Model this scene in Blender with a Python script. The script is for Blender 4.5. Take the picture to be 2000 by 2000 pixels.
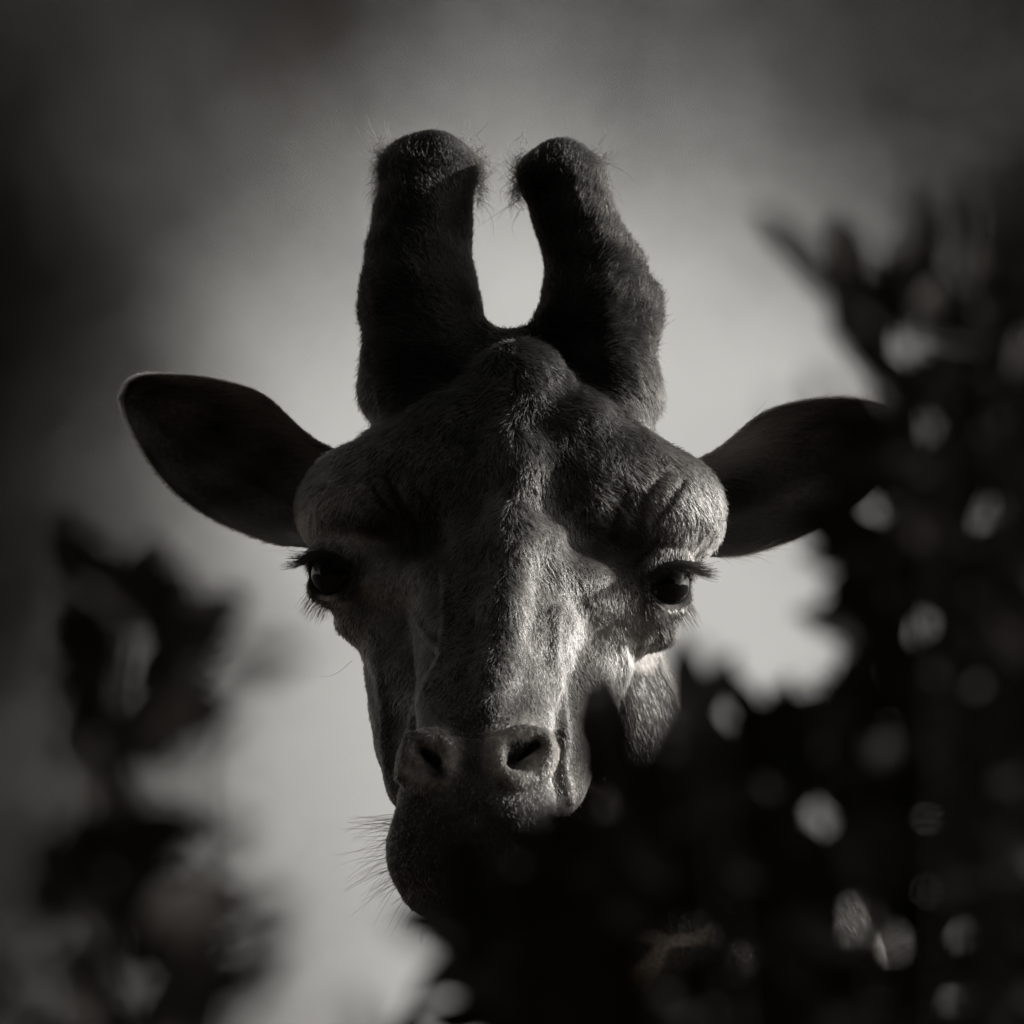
import bpy, math, random
import numpy as np
from mathutils import Vector, Matrix

for o in list(bpy.data.objects):
    bpy.data.objects.remove(o)
scene = bpy.context.scene
COL = scene.collection
RNG = np.random.default_rng(7)
random.seed(7)

# ------------------------------------------------------------------ camera
CAM_H, PITCH, FOCUS, FRAME = 2.2, math.radians(3.4), 20.0, 0.80
cam_data = bpy.data.cameras.new('camera')
cam = bpy.data.objects.new('camera', cam_data)
COL.objects.link(cam)
cam.location = (0, 0, CAM_H)
cam.rotation_euler = (math.pi / 2 + PITCH, 0, 0)
cam_data.sensor_width = 36
cam_data.lens = 36 * FOCUS / FRAME
cam_data.clip_end = 5000
cam_data.dof.use_dof = True
cam_data.dof.focus_distance = 19.93
cam_data.dof.aperture_fstop = cam_data.lens / 120.0
scene.camera = cam

# ------------------------------------------------------------------ sky and sun
SUN_DIR = Vector((0.89, 0.275, 0.32)).normalized()
SUN_EL = math.asin(SUN_DIR.z)
SUN_ROT = math.atan2(SUN_DIR.x, SUN_DIR.y)
world = bpy.data.worlds.new('World')
scene.world = world
world.use_nodes = True
wn, wl = world.node_tree.nodes, world.node_tree.links
wn.clear()
w_out = wn.new('ShaderNodeOutputWorld')
w_bg = wn.new('ShaderNodeBackground')
w_sky = wn.new('ShaderNodeTexSky')
w_sky.sky_type = 'NISHITA'
w_sky.sun_disc = False
w_sky.sun_elevation = SUN_EL
w_sky.sun_rotation = SUN_ROT
w_sky.dust_density = 2.0
w_sky.air_density = 0.6
w_bw = wn.new('ShaderNodeRGBToBW')          # black-and-white photograph
w_tint = wn.new('ShaderNodeMix')
w_tint.data_type = 'RGBA'
w_tint.blend_type = 'MULTIPLY'
w_tint.inputs[0].default_value = 1.0
w_tint.inputs[7].default_value = (1.0, 0.978, 0.93, 1)
wl.new(w_sky.outputs[0], w_bw.inputs[0])
wl.new(w_bw.outputs[0], w_tint.inputs[6])
wl.new(w_tint.outputs[2], w_bg.inputs[0])
w_bg.inputs[1].default_value = 0.15
wl.new(w_bg.outputs[0], w_out.inputs[0])

sun_data = bpy.data.lights.new('sun', 'SUN')
sun_data.energy = 5.0
sun_data.angle = math.radians(0.53)
sun_data.color = (1.0, 0.975, 0.94)
sun = bpy.data.objects.new('sun', sun_data)
COL.objects.link(sun)
sun.rotation_euler = SUN_DIR.to_track_quat('Z', 'Y').to_euler()

vs = scene.view_settings
vs.view_transform = 'Standard'
vs.look = 'None'
vs.exposure = 0.21
vs.gamma = 1.0
vs.use_curve_mapping = False

# ------------------------------------------------------------------ helpers
S = FRAME / 2000.0                      # one photograph pixel, in metres, at the giraffe
FWD = np.array((0, math.cos(PITCH), math.sin(PITCH)))
UPV = np.array((0, -math.sin(PITCH), math.cos(PITCH)))
HEAD = np.array((0, 0, CAM_H)) + FOCUS * FWD


def head_to_world(p):
    """head-model units (x right, y down, z towards the viewer) to metres"""
    p = np.asarray(p, float)
    return (HEAD + (p[..., 0:1] - 1000) * S * np.array((1, 0, 0))
            + (1000 - p[..., 1:2]) * S * UPV - p[..., 2:3] * S * FWD)


def dir_to_world(v):
    v = np.asarray(v, float)
    return v[..., 0:1] * np.array((1, 0, 0)) - v[..., 1:2] * UPV - v[..., 2:3] * FWD


def at(px, py, d):
    """point at distance d, for laying out plants"""
    k = d / FOCUS * S
    return Vector(np.array((0, 0, CAM_H)) + d * FWD
                  + (px - 1000) * k * np.array((1, 0, 0)) + (1000 - py) * k * UPV)


def tag(o, label=None, cat=None, group=None, kind=None):
    for k, v in (('label', label), ('category', cat), ('group', group), ('kind', kind)):
        if v:
            o[k] = v
    return o


def link(o, parent=None):
    COL.objects.link(o)
    if parent is not None:
        o.parent = parent
    return o


def empty(name, loc):
    o = bpy.data.objects.new(name, None)
    o.location = loc
    o.empty_display_size = 0.2
    return link(o)


def mesh_object(name, verts, faces, mat, parent=None, smooth=True, base=None):
    me = bpy.data.meshes.new(name)
    v = np.asarray(verts, float)
    if base is not None:
        v = v - np.asarray(base, float)
    me.from_pydata(v.tolist(), [], [list(map(int, f)) for f in faces])
    me.materials.append(mat)
    if smooth:
        me.polygons.foreach_set('use_smooth', np.ones(len(me.polygons), bool))
    me.update()
    return link(bpy.data.objects.new(name, me), parent)


def quads_object(name, verts, quads, mat, parent=None, base=None, smooth=False):
    """fast path for many quads"""
    v = np.asarray(verts, np.float32)
    if base is not None:
        v = v - np.asarray(base, np.float32)
    q = np.asarray(quads, np.int32)
    me = bpy.data.meshes.new(name)
    me.vertices.add(len(v))
    me.vertices.foreach_set('co', v.ravel())
    me.loops.add(q.size)
    me.loops.foreach_set('vertex_index', q.ravel())
    me.polygons.add(len(q))
    me.polygons.foreach_set('loop_start', np.arange(0, q.size, 4, dtype=np.int32))
    if smooth:
        me.polygons.foreach_set('use_smooth', np.ones(len(q), bool))
    me.materials.append(mat)
    me.update(calc_edges=True)
    me.validate()
    return link(bpy.data.objects.new(name, me), parent)


def tube(path, radii, sides=8):
    path = [Vector(p) for p in path]
    V, F = [], []
    for i, p in enumerate(path):
        a = path[max(i - 1, 0)]
        b = path[min(i + 1, len(path) - 1)]
        d = (b - a).normalized()
        ref = Vector((1, 0, 0)) if abs(d.x) < 0.8 else Vector((0, 1, 0))
        n1 = d.cross(ref).normalized()
        n2 = d.cross(n1)
        for k in range(sides):
            an = 2 * math.pi * k / sides
            V.append(p + (n1 * math.cos(an) + n2 * math.sin(an)) * radii[i])
    for i in range(len(path) - 1):
        for k in range(sides):
            k2 = (k + 1) % sides
            F.append((i * sides + k, i * sides + k2, (i + 1) * sides + k2, (i + 1) * sides + k))
    F.append(tuple(range(sides))[::-1])
    F.append(tuple(range((len(path) - 1) * sides, len(path) * sides)))
    return V, F


def new_mat(name):
    m = bpy.data.materials.new(name)
    m.use_nodes = True
    n = m.node_tree.nodes
    n.clear()
    out = n.new('ShaderNodeOutputMaterial')
    return m, n, m.node_tree.links, out


def plain_mat(name, v, rough=0.7, noise=0.35, scale=30.0, spec=0.3, bump=0.0, trans=0.0):
    m, n, l, out = new_mat(name)
    b = n.new('ShaderNodeBsdfPrincipled')
    tc = n.new('ShaderNodeTexCoord')
    nz = n.new('ShaderNodeTexNoise')
    nz.inputs['Scale'].default_value = scale
    nz.inputs['Detail'].default_value = 5
    l.new(tc.outputs['Object'], nz.inputs['Vector'])
    r = n.new('ShaderNodeValToRGB')
    lo, hi = v * (1 - noise), v * (1 + noise)
    r.color_ramp.elements[0].position = 0.3
    r.color_ramp.elements[1].position = 0.7
    r.color_ramp.elements[0].color = (lo, lo * 0.82, lo * 0.66, 1)
    r.color_ramp.elements[1].color = (hi, hi * 0.82, hi * 0.66, 1)
    l.new(nz.outputs['Fac'], r.inputs['Fac'])
    l.new(r.outputs['Color'], b.inputs['Base Color'])
    b.inputs['Roughness'].default_value = rough
    b.inputs['Specular IOR Level'].default_value = spec
    if bump:
        bp = n.new('ShaderNodeBump')
        bp.inputs['Strength'].default_value = bump
        bp.inputs['Distance'].default_value = 0.01
        l.new(nz.outputs['Fac'], bp.inputs['Height'])
        l.new(bp.outputs['Normal'], b.inputs['Normal'])
    if trans:
        tr = n.new('ShaderNodeBsdfTranslucent')
        tr.inputs['Color'].default_value = (trans, trans * .96, trans * .91, 1)
        ad = n.new('ShaderNodeAddShader')
        l.new(b.outputs[0], ad.inputs[0])
        l.new(tr.outputs[0], ad.inputs[1])
        l.new(ad.outputs[0], out.inputs[0])
    else:
        l.new(b.outputs[0], out.inputs[0])
    return m


def coat_mat():
    """skin and short coat: the coat shade is stored on the mesh, the neck and body carry patches"""
    m, n, l, out = new_mat('giraffe_coat')
    b = n.new('ShaderNodeBsdfPrincipled')
    at_ = n.new('ShaderNodeAttribute')
    at_.attribute_name = 'coat'
    pa = n.new('ShaderNodeAttribute')
    pa.attribute_name = 'patchy'
    tc = n.new('ShaderNodeTexCoord')
    nz = n.new('ShaderNodeTexNoise')
    nz.inputs['Scale'].default_value = 260
    nz.inputs['Detail'].default_value = 4
    l.new(tc.outputs['Object'], nz.inputs['Vector'])
    wob = n.new('ShaderNodeTexNoise')
    wob.inputs['Scale'].default_value = 9
    l.new(tc.outputs['Object'], wob.inputs['Vector'])
    vadd = n.new('ShaderNodeVectorMath')
    vadd.operation = 'MULTIPLY_ADD'
    vadd.inputs[1].default_value = (0.09, 0.09, 0.09)
    l.new(wob.outputs['Color'], vadd.inputs[0])
    l.new(tc.outputs['Object'], vadd.inputs[2])
    vo = n.new('ShaderNodeTexVoronoi')
    vo.feature = 'DISTANCE_TO_EDGE'
    vo.inputs['Scale'].default_value = 7.5
    l.new(vadd.outputs[0], vo.inputs['Vector'])
    pr = n.new('ShaderNodeMapRange')
    pr.inputs[1].default_value = 0.05
    pr.inputs[2].default_value = 0.09
    pr.inputs[3].default_value = 0.34
    pr.inputs[4].default_value = 0.07
    l.new(vo.outputs['Distance'], pr.inputs[0])
    mx = n.new('ShaderNodeMix')
    l.new(pa.outputs['Fac'], mx.inputs[0])
    l.new(at_.outputs['Fac'], mx.inputs[2])
    l.new(pr.outputs[0], mx.inputs[3])
    mr = n.new('ShaderNodeMapRange')
    mr.inputs[1].default_value = 0.3
    mr.inputs[2].default_value = 0.7
    mr.inputs[3].default_value = 0.6
    mr.inputs[4].default_value = 1.3
    l.new(nz.outputs['Fac'], mr.inputs[0])
    mu = n.new('ShaderNodeMath')
    mu.operation = 'MULTIPLY'
    l.new(mx.outputs[0], mu.inputs[0])
    l.new(mr.outputs[0], mu.inputs[1])
    cm = n.new('ShaderNodeCombineColor')
    for i, f in enumerate((1.0, 0.93, 0.86)):
        k = n.new('ShaderNodeMath')
        k.operation = 'MULTIPLY'
        k.inputs[1].default_value = f
        l.new(mu.outputs[0], k.inputs[0])
        l.new(k.outputs[0], cm.inputs[i])
    l.new(cm.outputs[0], b.inputs['Base Color'])
    b.inputs['Roughness'].default_value = 0.75
    b.inputs['Specular IOR Level'].default_value = 0.15
    bp = n.new('ShaderNodeBump')
    bp.inputs['Strength'].default_value = 0.35
    bp.inputs['Distance'].default_value = 0.0015
    l.new(nz.outputs['Fac'], bp.inputs['Height'])
    l.new(bp.outputs['Normal'], b.inputs['Normal'])
    l.new(b.outputs[0], out.inputs[0])
    return m


def hair_mat(name, rough=0.42, radial=0.4, ior=1.55):
    m, n, l, out = new_mat(name)
    h = n.new('ShaderNodeBsdfHairPrincipled')
    h.model = 'CHIANG'
    h.parametrization = 'COLOR'
    a = n.new('ShaderNodeAttribute')
    a.attribute_name = 'shade'
    cm = n.new('ShaderNodeCombineColor')
    for i, f in enumerate((1.0, 0.93, 0.86)):
        k = n.new('ShaderNodeMath')
        k.operation = 'MULTIPLY'
        k.inputs[1].default_value = f
        l.new(a.outputs['Fac'], k.inputs[0])
        l.new(k.outputs[0], cm.inputs[i])
    l.new(cm.outputs[0], h.inputs['Color'])
    h.inputs['Roughness'].default_value = rough
    h.inputs['Radial Roughness'].default_value = radial
    h.inputs['Random Roughness'].default_value = 0.2
    h.inputs['IOR'].default_value = ior
    l.new(h.outputs[0], out.inputs[0])
    return m


def hair_object(name, pts, rad, shade, mat, parent, base):
    """pts (N,K,3) world metres, rad (N,K), shade (N,)"""
    N, K = pts.shape[:2]
    hc = bpy.data.hair_curves.new(name)
    hc.add_curves([K] * N)
    hc.position_data.foreach_set('vector', (pts - np.asarray(base)).astype(np.float32).ravel())
    r = hc.attributes.get('radius') or hc.attributes.new('radius', 'FLOAT', 'POINT')
    r.data.foreach_set('value', rad.astype(np.float32).ravel())
    s = hc.attributes.new('shade', 'FLOAT', 'CURVE')
    s.data.foreach_set('value', shade.astype(np.float32))
    hc.materials.append(mat)
    return link(bpy.data.objects.new(name, hc), parent)


M_COAT = coat_mat()
M_FUR = hair_mat('fur')
M_HORNFUR = hair_mat('horn_fur', 0.5, 0.6, 1.22)
M_LASH = hair_mat('lash', 0.25, 0.3)
M_LEAF = plain_mat('shrub_leaf', 0.024, 0.65, 0.3, 40, 0.15)
M_STEM = plain_mat('shrub_stem', 0.02, 0.85, 0.4, 60, 0.2, 0.5)
M_TLEAF = plain_mat('tree_leaf', 0.024, 0.7, 0.3, 3, 0.2)
M_TLEAF2 = plain_mat('pale_tree_leaf', 0.05, 0.7, 0.3, 3, 0.2)
M_BARK = plain_mat('bark', 0.08, 0.9, 0.5, 12, 0.2, 0.8)
M_GROUND = plain_mat('dry_ground', 0.07, 0.95, 0.45, 0.6, 0.1, 0.4)
M_EYE, n_, l_, o_ = new_mat('eye_wet_dark')
b_ = n_.new('ShaderNodeBsdfPrincipled')
b_.inputs['Base Color'].default_value = (0.004, 0.0035, 0.003, 1)
b_.inputs['Roughness'].default_value = 0.04
b_.inputs['Specular IOR Level'].default_value = 0.22
l_.new(b_.outputs[0], o_.inputs[0])

# ------------------------------------------------------------------ ground
gs = 3000.0
xs = np.concatenate((-np.geomspace(gs, 8, 14), np.linspace(-6, 6, 7), np.geomspace(8, gs, 14)))
GV, GF = [], []
for j, y in enumerate(xs):
    for i, x in enumerate(xs):
        far = min(1.0, math.hypot(x, y) / 400)
        GV.append((x, y + 15, -0.0 + far * 2.0 * math.sin(x * .004) * math.cos(y * .005) - 0.0))
n1 = len(xs)
for j in range(n1 - 1):
    for i in range(n1 - 1):
        GF.append((j * n1 + i, j * n1 + i + 1, (j + 1) * n1 + i + 1, (j + 1) * n1 + i))
tag(mesh_object('ground', GV, GF, M_GROUND), kind='structure')


# ------------------------------------------------------------------ signed-distance modelling
class Field:
    def __init__(self, lo, hi, h):
        self.lo, self.h = np.array(lo, float), float(h)
        self.ax = [np.arange(lo[i], hi[i] + h, h, dtype=np.float32) for i in range(3)]
        self.n = [len(a) for a in self.ax]
        self.d = np.full(self.n, 400.0, np.float32) * h

    def sub(self, lo, hi):
        sl = []
        for i in range(3):
            a = int(max(0, math.floor((lo[i] - self.lo[i]) / self.h)))
            b = int(min(self.n[i], math.ceil((hi[i] - self.lo[i]) / self.h) + 1))
            if b <= a:
                return None, None
            sl.append(slice(a, b))
        X = self.ax[0][sl[0]][:, None, None]
        Y = self.ax[1][sl[1]][None, :, None]
        Z = self.ax[2][sl[2]][None, None, :]
        return tuple(sl), (X, Y, Z)

    def add(self, fn, lo, hi, k):
        m = k + 4 * self.h
        sl, P = self.sub(np.array(lo) - m, np.array(hi) + m)
        if sl is None:
            return
        b = fn(*P)
        a = self.d[sl]
        self.d[sl] = mixmin(a, b, k)

    def cut(self, fn, lo, hi, k):
        m = k + 4 * self.h
        sl, P = self.sub(np.array(lo) - m, np.array(hi) + m)
        if sl is None:
            return
        b = -fn(*P)
        a = self.d[sl]
        self.d[sl] = -mixmin(-a, -b, k)

    def ellipsoid(self, c, r, k, rot=None, cut=False):
        c, r = np.array(c, float), np.array(r, float)
        R = np.eye(3) if rot is None else np.array(Matrix.Rotation(math.radians(rot[1]), 3, rot[0]))
        ext = np.full(3, r.max()) if rot is not None else r

        def fn(X, Y, Z):
            q = [X - c[0], Y - c[1], Z - c[2]]
            a = [(R[0, i] * q[0] + R[1, i] * q[1] + R[2, i] * q[2]) for i in range(3)]
            k0 = np.sqrt(sum((a[i] / r[i]) ** 2 for i in range(3))) + 1e-6
            k1 = np.sqrt(sum((a[i] / r[i] ** 2) ** 2 for i in range(3))) + 1e-9
            return k0 * (k0 - 1) / k1
        (self.cut if cut else self.add)(fn, c - ext, c + ext, k)

    def cone(self, a, b, k, cut=False):
        """rounded cone between (x,y,z,r) points"""
        A, B = np.array(a[:3], float), np.array(b[:3], float)
        ra, rb = a[3], b[3]
        ab = B - A
        L2 = max(float(ab @ ab), 1e-9)

        def fn(X, Y, Z):
            t = np.clip(((X - A[0]) * ab[0] + (Y - A[1]) * ab[1] + (Z - A[2]) * ab[2]) / L2, 0, 1)
            d = np.sqrt((X - A[0] - t * ab[0]) ** 2 + (Y - A[1] - t * ab[1]) ** 2 + (Z - A[2] - t * ab[2]) ** 2)
            return d - (ra + (rb - ra) * t)
        rr = max(ra, rb)
        (self.cut if cut else self.add)(fn, np.minimum(A, B) - rr, np.maximum(A, B) + rr, k)

    def chain(self, pts, k):
        for a, b in zip(pts[:-1], pts[1:]):
            self.cone(a, b, k)

    def front(self, x, y):
        i = int(round((x - self.lo[0]) / self.h))
        j = int(round((y - self.lo[1]) / self.h))
        col = np.nonzero(self.d[i, j] < 0)[0]
        return self.lo[2] + self.h * col[-1] if len(col) else 0.0

    def mesh(self):
        """naive surface nets"""
        d = self.d
        d[0], d[-1] = np.maximum(d[0], 1), np.maximum(d[-1], 1)
        d[:, 0], d[:, -1] = np.maximum(d[:, 0], 1), np.maximum(d[:, -1], 1)
        d[:, :, 0], d[:, :, -1] = np.maximum(d[:, :, 0], 1), np.maximum(d[:, :, -1], 1)
        s = d < 0
        cnt = np.zeros([n - 1 for n in self.n], np.int8)
        for i in (0, 1):
            for j in (0, 1):
                for k in (0, 1):
                    cnt += s[i:self.n[0] - 1 + i, j:self.n[1] - 1 + j, k:self.n[2] - 1 + k]
        act = np.argwhere((cnt > 0) & (cnt < 8))
        idx = np.full(cnt.shape, -1, np.int32)
        idx[act[:, 0], act[:, 1], act[:, 2]] = np.arange(len(act))
        acc = np.zeros((len(act), 3))
        num = np.zeros(len(act))
        cor = [(i, j, k) for i in (0, 1) for j in (0, 1) for k in (0, 1)]
        for a in cor:
            for ax in range(3):
                if a[ax]:
                    continue
                b = list(a)
                b[ax] = 1
                da = d[act[:, 0] + a[0], act[:, 1] + a[1], act[:, 2] + a[2]]
                db = d[act[:, 0] + b[0], act[:, 1] + b[1], act[:, 2] + b[2]]
                m = (da < 0) != (db < 0)
                t = np.where(m, da / np.where(m, da - db, 1), 0)
                p = np.tile(np.array(a, float), (len(act), 1))
                p[:, ax] += t
                acc[m] += p[m]
                num[m] += 1
        V = self.lo + self.h * (act + acc / num[:, None])
        Q = []
        for ax in range(3):
            o1, o2 = [(1, 2), (2, 0), (0, 1)][ax]
            sl0 = [slice(1, n - 1) for n in self.n]
            sl1 = [slice(1, n - 1) for n in self.n]
            sl0[ax] = slice(0, self.n[ax] - 1)
            sl1[ax] = slice(1, self.n[ax])
            a, b = s[tuple(sl0)], s[tuple(sl1)]
            off = np.ones(3, int)
            off[ax] = 0
            for flip, mk in ((False, a & ~b), (True, ~a & b)):
                e = np.argwhere(mk) + off
                if not len(e):
                    continue
                d1 = np.zeros(3, int)
                d1[o1] = 1
                d2 = np.zeros(3, int)
                d2[o2] = 1
                g = lambda c: idx[c[:, 0], c[:, 1], c[:, 2]]
                q = np.stack((g(e - d1 - d2), g(e - d2), g(e), g(e - d1)), 1)
                Q.append(q[:, ::-1] if flip else q)
        return V, np.concatenate(Q)


def mixmin(a, b, k):
    h = np.clip(0.5 + 0.5 * (b - a) / k, 0, 1)
    return b + (a - b) * h - k * h * (1 - h)


def quad_normals(V, Q):
    fn = np.cross(V[Q[:, 2]] - V[Q[:, 0]], V[Q[:, 3]] - V[Q[:, 1]])
    N = np.zeros_like(V)
    for i in range(4):
        for c in range(3):
            N[:, c] += np.bincount(Q[:, i], fn[:, c], len(V))
    return N / (np.linalg.norm(N, axis=1, keepdims=True) + 1e-12)


def relax(V, Q, it, f=0.5):
    E = np.concatenate([Q[:, [0, 1]], Q[:, [1, 2]], Q[:, [2, 3]], Q[:, [3, 0]]])
    for _ in range(it):
        A = np.zeros_like(V)
        n = np.bincount(E[:, 0], minlength=len(V)) + np.bincount(E[:, 1], minlength=len(V))
        for c in range(3):
            A[:, c] = np.bincount(E[:, 0], V[E[:, 1], c], len(V)) + np.bincount(E[:, 1], V[E[:, 0], c], len(V))
        V = V + f * (A / n[:, None] - V)
    return V


scene.cycles.use_denoising = True
scene.cycles.use_adaptive_sampling = True
scene.cycles.adaptive_threshold = 0.006
scene.cycles.max_bounces = 8
scene.cycles.transmission_bounces = 8

# ------------------------------------------------------------------ giraffe: head
HF = Field((540, 215, -470), (1450, 1840, 760), 5.0)
O = np.array((1000.0, 900.0, 0.0))
U = np.array((-0.075, 0.7071, 0.7071))
U /= np.linalg.norm(U)
C = np.array((1.0, 0.045, 0.0))
C = C - (C @ U) * U
C /= np.linalg.norm(C)
W = np.cross(C, U)
if W[2] < 0:
    W = -W


def loft(table, expo, k):
    T = np.array(table, float)
    tt = np.arange(T[0, 0], T[-1, 0] + 1, 4.0)
    ker = np.exp(-0.5 * (np.arange(-12, 13) / 6.0) ** 2)
    ker /= ker.sum()
    tab = []
    for c in (1, 2, 3):
        v = np.interp(tt, T[:, 0], T[:, c])
        tab.append(np.convolve(np.pad(v, 12, mode='edge'), ker, 'valid'))

    def fn(X, Y, Z):
        q = (X - O[0], Y - O[1], Z - O[2])
        t = q[0] * U[0] + q[1] * U[1] + q[2] * U[2]
        s = q[0] * C[0] + q[1] * C[1] + q[2] * C[2]
        h = q[0] * W[0] + q[1] * W[1] + q[2] * W[2]
        hc, b, w = (np.interp(t, tt, v).astype(np.float32) for v in tab)
        e = (np.abs(s / w) ** expo + np.abs((h - hc) / b) ** expo) ** (1 / expo)
        d = (e - 1) * np.minimum(w, b)
        over = np.maximum(np.maximum(tt[0] - t, t - tt[-1]), 0)
        return d + over
    HF.add(fn, HF.lo, [a[-1] for a in HF.ax], k)


# upper face and cranium, lower jaw, lips (t along the head, then centre, half height, half width)
loft([(-250, -120, 60, 80), (-150, -130, 190, 205), (0, -130, 232, 240), (120, -130, 228, 238),
      (250, -110, 190, 200), (400, -84, 156, 160), (550, -66, 132, 136), (700, -58, 120, 128),
      (800, -52, 126, 136), (880, -62, 122, 148), (940, -90, 112, 148), (985, -110, 84, 118),
      (1012, -120, 20, 30)], 2.0, 40)
loft([(-120, -200, 40, 60), (0, -215, 110, 190), (150, -225, 125, 262), (300, -232, 125, 264),
      (450, -238, 122, 236), (590, -238, 115, 212), (680, -230, 105, 190), (760, -215, 88, 150),
      (850, -200, 60, 110), (900, -200, 20, 40)], 2.3, 45)
loft([(690, -150, 50, 50), (760, -150, 118, 125), (830, -152, 152, 156), (900, -158, 165, 168),
      (950, -162, 160, 167), (990, -165, 138, 146), (1025, -165, 84, 96), (1044, -165, 15, 20)], 2.2, 30)
# horns
HORN_L = [(838, 340, -330, 80), (826, 420, -280, 86), (817, 500, -232, 90), (820, 590, -180, 104),
          (838, 720, -120, 120), (880, 830, -95, 150)]
HORN_R = [(1096, 346, -330, 72), (1128, 440, -270, 70), (1164, 540, -205, 89), (1168, 630, -155, 106),
          (1166, 760, -115, 112), (1130, 880, -85, 145)]
HF.chain(HORN_L, 40)
HF.chain(HORN_R, 40)
HF.ellipsoid((838, 332, -335), (94, 74, 90), 25)
HF.ellipsoid((1094, 342, -335), (80, 68, 82), 25)
HF.ellipsoid((1252, 590, -180), (32, 42, 40), 25)
HF.ellipsoid((1004, 800, -170), (115, 150, 120), 75)
HF.ellipsoid((800, 965, -10), (180, 120, 140), 50)
HF.ellipsoid((1200, 975, -10), (185, 120, 140), 50)
HF.ellipsoid((740, 745, -130), (28, 60, 50), 25)
# median lump and nose ridge
HF.chain([(1006, 880, 98, 74), (1000, 1040, 240, 46), (988, 1190, 382, 37),
          (970, 1310, 488, 33), (952, 1385, 560, 30)], 34)
HF.chain([(1014, 748, 20, 80), (1008, 885, 98, 74)], 26)
HF.chain([(1016, 775, 12, 84), (1110, 872, 28, 96), (1215, 948, 18, 98), (1300, 1006, -8, 98)], 42)
HF.chain([(1010, 775, 12, 84), (905, 868, 28, 96), (800, 938, 18, 98), (692, 992, -8, 98)], 42)
HF.chain([(1030, 945, 128, 72), (1150, 955, 88, 76), (1260, 985, 28, 82)], 45)
HF.chain([(985, 945, 128, 72), (860, 950, 88, 76), (740, 975, 28, 82)], 45)
HF.chain([(1005, 1090, 235, 60), (1110, 1130, 160, 62), (1195, 1165, 85, 66)], 45)
HF.chain([(985, 1090, 235, 60), (870, 1120, 160, 62), (775, 1145, 85, 66)], 45)
# brows, orbits, cheek bones
HF.ellipsoid((694, 1000, -15), (108, 96, 112), 45)
HF.ellipsoid((1300, 1012, -15), (106, 98, 112), 45)
HF.ellipsoid((706, 1120, 25), (80, 90, 95), 30)
HF.ellipsoid((1262, 1142, 25), (78, 90, 95), 30)
HF.ellipsoid((712, 1206, 55), (62, 46, 62), 22)
HF.ellipsoid((1262, 1228, 55), (64, 48, 62), 22)
HF.chain([(745, 1210, 60, 50), (800, 1330, 190, 44), (838, 1420, 330, 30)], 40)
HF.chain([(1205, 1225, 60, 50), (1130, 1335, 190, 44), (1075, 1425, 330, 30)], 40)
# hollow between brow and nose
HF.ellipsoid((802, 1052, 215), (75, 34, 90), 45, cut=True)
HF.ellipsoid((1195, 1062, 215), (80, 36, 95), 45, cut=True)
# nostrils
for (x, y, rx, ry) in ((1022, 1474, 60, 58), (836, 1484, 50, 60)):
    HF.ellipsoid((x, y, HF.front(x, y) - 38), (rx, ry, 56), 14)
for (x, y, rx, ry, tilt) in ((1020, 1472, 50, 44, -30), (838, 1483, 40, 48, 30)):
    ring = []
    for i in range(21):
        an = 2 * math.pi * i / 20
        ex, ey = rx * math.cos(an), ry * math.sin(an)
        ct, st_ = math.cos(math.radians(tilt)), math.sin(math.radians(tilt))
        px_, py_ = x + ex * ct - ey * st_, y + ex * st_ + ey * ct
        ring.append((px_, py_, HF.front(px_, py_) - 4, 15))
    HF.chain(ring, 14)
zr = HF.front(1020, 1470)
zl = HF.front(842, 1482)
HF.cone((990, 1496, zr + 2, 14), (1050, 1448, zr - 4, 17), 13, cut=True)
HF.cone((1000, 1490, zr - 34, 14), (1045, 1450, zr - 36, 14), 10, cut=True)
HF.cone((824, 1460, zl - 4, 15), (860, 1504, zl + 2, 14), 13, cut=True)
HF.cone((830, 1464, zl - 34, 13), (858, 1498, zl - 34, 13), 10, cut=True)
# mouth line
prev = None
for a in np.linspace(-100, 100, 15):
    s_ = math.sin(math.radians(a)) * 172
    t_ = 945 + math.cos(math.radians(a)) * 92
    q = O + t_ * U + s_ * C + (-238 + 18 * math.cos(math.radians(a * 2))) * W
    if prev is not None:
        HF.cone((*prev, 7), (*q, 7), 14, cut=True)
    prev = q

# eyes: frame of each eyeball, socket, lids
EYES = []
for side, ctr, r in ((-1, (664, 1120, 62), 56), (1, (1290, 1140, 66), 56)):
    ctr = np.array(ctr, float)
    a = np.array((0.62 * side, 0.05, 0.78))
    a /= np.linalg.norm(a)
    b = np.array((0, -1.0, 0.0))
    b -= (b @ a) * a
    b /= np.linalg.norm(b)
    c = np.cross(a, b)
    if c[2] < 0:
        c = -c                                  # towards the nose
    EYES.append((side, ctr, r, a, b, c))
    HF.ellipsoid(ctr, (r * 1.02,) * 3, 6, cut=True)


def lid_point(eye, al, be, k):
    side, ctr, r, a, b, c = eye
    al, be = math.radians(al), math.radians(be)
    return ctr + r * k * (a * math.cos(al) * math.cos(be) + c * math.sin(al) * math.cos(be) + b * math.sin(be))


def lid_curve(up, n=15):
    out = []
    for i in range(n):
        al = -80 + 160 * i / (n - 1)
        f = max(0.0, math.cos(math.radians(al * 90 / 84))) ** 0.75
        out.append((al, (50 if up else -52) * f - 2))
    return out


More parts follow.
